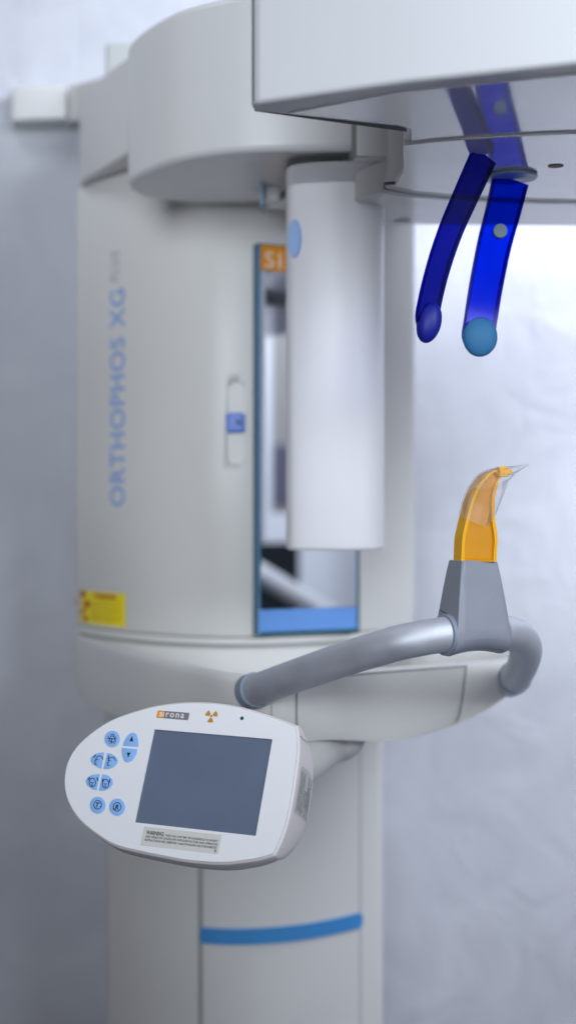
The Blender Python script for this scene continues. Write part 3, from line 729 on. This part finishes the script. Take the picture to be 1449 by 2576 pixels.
wv = at(1284, 447, 1.609); v, f = tubeg([wv+Vector((0, 0, .012)), wv+Vector((0, 0, .0045)), wv+Vector((0, 0, .001)), wv+Vector((0, 0, -.001))], [.018, .0262, .0300, .0290], 36); obj('mounting_washer', v, f, PALE, ts1)
lp = [(1222, 390, 1.517), (1197, 445, 1.5115), (1171, 503, 1.5065), (1141, 572, 1.502), (1115, 645, 1.498), (1096, 712, 1.495), (1084, 765, 1.493), (1078, 803, 1.492), (1075, 838, 1.491)]
v, f, fm = temple(lp, [.0312, .0304, .0292, .0280, .0272, .0268, .0268, .0262, .0150], BLUE, math.radians(32), t=.002, flange=.0065)
ts2 = obj('temple_support', v, f, [BLUET, BLUEE], ROOT, fmi=fm, angle=40, label='left hand translucent blue temple support seen edge on')
padball(at(1079, 812, 1.491), .0128, .010, .0218, mat('dark_blue_pad', (.002, .008, .24), .5), ts2, rot=math.radians(14))

# wall mount at upper left
wm = [(xx(30, 2.60), 2.59), (xx(34, 2.58), 2.572), (xx(50, 2.565), 2.565), (xx(165, 2.555), 2.555), (xx(171, 2.57), 2.57), (xx(171, 2.57), 2.62), (xx(30, 2.60), 2.62)]
wmo = plan('wall_mount', wm, zz(299, 2.56), zz(216, 2.56), WHITE, ROOT, bevel=.003)
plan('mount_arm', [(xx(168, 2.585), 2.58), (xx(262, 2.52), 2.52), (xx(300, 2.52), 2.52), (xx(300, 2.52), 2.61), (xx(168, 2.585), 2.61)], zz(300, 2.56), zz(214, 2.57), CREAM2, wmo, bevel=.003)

# ---------------------------------------------------------------- bite block and its plastic sleeve
BD = 1.50
bl = [(1194, 1412), (1195, 1385), (1197, 1352), (1199, 1310), (1204, 1268), (1214, 1232), (1231, 1204), (1250, 1190), (1262, 1187)]
bwid = [.0400, .0400, .0398, .0330, .0270, .0215, .0150, .0090, .0085]
Cc = cr([at(p[0], p[1], BD) for p in bl], 5); Ww = [w_.x for w_ in cr([Vector((w_, 0, 0)) for w_ in bwid], 5)]
yb = math.radians(22); g = G(); v = []; fm = []; f = []; T_ = .0085
an = Vector((math.sin(yb), -math.cos(yb), 0))       # front normal
n = len(Cc)
for i, c in enumerate(Cc):
    tn = (Cc[min(i+1, n-1)]-Cc[max(i-1, 0)]).normalized()
    s = tn.cross(Vector((0, -1, 0))).normalized(); s = s if s.dot(Vector((1, 0, -.6))) > 0 else -s
    s = Vector((s.x, s.x*math.tan(yb)*.7, s.z)).normalized()
    h = Ww[i]/2; rc = .0038 if 2 <= i < n-8 else .0002; rimw = min(.0035, h*.35); dpt = T_*min(1, Ww[i]/.02+.2)
    for (p, q) in ((-h, dpt), (-h+rimw, dpt), (-h+rimw, dpt-rc), (h-rimw, dpt-rc), (h-rimw, dpt), (h, dpt), (h, -dpt), (-h, -dpt)): v.append(c+s*p+an*q)
for i in range(n-1):
    for k in range(8): f.append((i*8+k, i*8+(k+1) % 8, (i+1)*8+(k+1) % 8, (i+1)*8+k)); fm.append(1 if k == 2 else 0)
f += [tuple(range(8)), tuple(range((n-1)*8, n*8))[::-1]]; fm += [0, 0]
BITE = top('bite_block', (Cc[0].x, Cc[0].y, zt0), 'amber yellow curved plastic bite block standing in the grey holder', 'bite block')
obj('stem', v, f, [YEL, YELD], BITE, fmi=fm, angle=35, bevel=.0005, seg=2)
g = G()
def bb(p, ax, lx_, ly_, lz_, mi=0):
    ax = ax.normalized(); up = Vector((0, 0, 1)); yv = ax.cross(up).normalized(); zv = yv.cross(ax)
    vs = [p+ax*a*lx_/2+yv*b*ly_/2+zv*c_*lz_/2 for a in (-1, 1) for b in (-1, 1) for c_ in (-1, 1)]
    g.add(vs, [(0, 1, 3, 2), (4, 6, 7, 5), (0, 4, 5, 1), (2, 3, 7, 6), (0, 2, 6, 4), (1, 5, 7, 3)], mi)
bb(at(1262, 1187, BD), Vector((1, .1, .02)), .0100, .015, .0105); bb(at(1277, 1187, BD), Vector((1, .1, .0)), .0075, .010, .0058)
bb(at(1258, 1186, BD), Vector((1, .1, .25)), .0060, .017, .0066)
g.obj('bite_tip', YEL, BITE, bevel=.0009)
# sleeve: crumpled clear bag, loops of 10 points
loops = [  # (left px,py),(right px,py), half depth
    ((1153, 1302), (1239, 1318), .014), ((1160, 1262), (1254, 1275), .0155), ((1172, 1228), (1268, 1238), .016), ((1196, 1196), (1279, 1213), .015),
    ((1224, 1180), (1287, 1203), .013), ((1262, 1174), (1296, 1192), .009), ((1300, 1171), (1312, 1181), .004), ((1328, 1167), (1331, 1169), .0008)]
v = []; f = []; K = 14; lps = []
for j, (l, r, hd) in enumerate(loops):
    a_ = at(l[0], l[1], BD); b_ = at(r[0], r[1], BD); c = (a_+b_)/2; e_ = (b_-a_)/2; dd = Vector((.2, 1, 0)).normalized()
    for k in range(K):
        an_ = 2*math.pi*k/K; j_ = 1+random.uniform(-.16, .16)*(0 if k in (0, K//2) else 1)
        jz = random.uniform(-.0016, .0016) if j in (0, 1, 2, 3) else 0
        if j == 0: jz += .004*math.sin(an_*2+1)
        v.append(c+e_*math.cos(an_)+dd*hd*math.sin(an_)*j_+Vector((0, 0, jz)))
for j in range(len(loops)-1):
    for k in range(K):
        q_ = (j*K+k, j*K+(k+1) % K, (j+1)*K+(k+1) % K, (j+1)*K+k)
        f += [(q_[0], q_[1], q_[2]), (q_[0], q_[2], q_[3])] if (j+k) % 2 else [(q_[0], q_[1], q_[3]), (q_[1], q_[2], q_[3])]
sl = obj('plastic_sleeve', v, f, FILM, angle=9)
sl['label'] = 'crumpled clear plastic sleeve pulled over the yellow bite block'; sl['category'] = 'plastic sleeve'

# ---------------------------------------------------------------- things the mirror shows (they stand to the right, out of frame)
def refl(p):
    d = (p-M0).dot(mn); return p-mn*2*d
def rboard(name, x0, x1, y0, y1, D, m, label, cat, th_=.04):
    # upright board whose virtual image stands at distance D
    pts = [refl(Vector((xx(a, D), D+dd, 0))) for a, dd in ((x0, 0), (x1, 0), (x1, th_), (x0, th_))]
    o = plan(name, [(p.x, p.y) for p in pts], max(0, zz(y1, D)), zz(y0, D), m, bevel=.004); o['label'] = label; o['category'] = cat; return o
rboard('white_cabinet', 250, 1400, -400, 3200, 5.2, mat('cabinet_white', (.80, .81, .86), .6), 'tall white cabinet seen only in the mirror', 'cabinet')
rboard('dark_curtain', 420, 752, 1365, 3000, 4.7, DARK, 'black curtain seen at the lower left of the mirror', 'curtain')
rboard('grey_cupboard', 682, 800, 690, 1290, 4.8, mat('cup_grey', (.33, .31, .30), .5), 'narrow grey cupboard seen in the upper mirror', 'cupboard')
rboard('purple_box', 685, 745, 1118, 1275, 4.6, mat('box_purple', (.13, .12, .18), .5), 'dark violet box seen in the mirror', 'box', .02)
pa, pb = refl(at(560, 1385, 4.3)), refl(at(880, 1578, 4.3))
v, f = tubeg([pa, pb], .030, 20); o = obj('white_rail', v, f, mat('rail_white', (.8, .8, .82), .4)); o['label'] = 'slanting white rail seen across the lower mirror'; o['category'] = 'rail'

# ---------------------------------------------------------------- lights
def area(name, loc, target, sx_, sy_, power, col, spread=180):
    l = bpy.data.lights.new(name, 'AREA'); l.shape = 'RECTANGLE'; l.size = sx_; l.size_y = sy_; l.energy = power; l.color = col; l.spread = math.radians(spread)
    o = bpy.data.objects.new(name, l); COL.objects.link(o); o.location = loc
    o.rotation_euler = (Vector(target)-Vector(loc)).to_track_quat('-Z', 'Y').to_euler(); return o
area('ceiling_lamp', (1.45, 2.0, 2.55), (.45, 2.62, 1.68), .8, .7, 26, (.83, .88, 1.0), 95)
area('window_light', (-.7, -2.0, 2.1), (0.1, 2.0, 1.78), 1.6, 1.2, 8, (.85, .92, 1.0), 50)
area('side_window', (1.75, -.7, 2.45), (-.05, 2.1, 1.74), 1.2, 1.0, 6.0, (.84, .91, 1.0), 46)
area('cabinet_fill', (1.0, .3, 2.9), (2.2, 0, 1.5), .5, .5, 60, (.84, .90, 1.0))  # added fill without a real fixture, brightens the cabinet in the mirror
area('upper_left_fill', (-.75, 1.7, 2.9), (-.3, 2.6, 2.1), .4, .4, 4.5, (.82, .89, 1.0))  # added fill, no such lamp there; lifts the wall at upper left
W = bpy.data.worlds.new('World'); S.world = W; W.use_nodes = True
bg = W.node_tree.nodes['Background']; bg.inputs[0].default_value = (.76, .73, .82, 1); bg.inputs[1].default_value = .14

# ---------------------------------------------------------------- camera
cam = bpy.data.cameras.new('camera'); co = bpy.data.objects.new('camera', cam); COL.objects.link(co)
co.location = (0, 0, CZ); co.rotation_euler = (math.pi/2, 0, 0)
cam.sensor_fit = 'VERTICAL'; cam.sensor_height = 36; cam.sensor_width = 36; cam.lens = 50; cam.clip_start = .05; cam.clip_end = 50
cam.dof.use_dof = True; cam.dof.focus_distance = 1.50; cam.dof.aperture_fstop = 2.2
S.camera = co
S.view_settings.view_transform = 'Standard'; S.view_settings.look = 'None'; S.view_settings.exposure = 0; S.view_settings.gamma = 1
S.cycles.transparent_max_bounces = 16
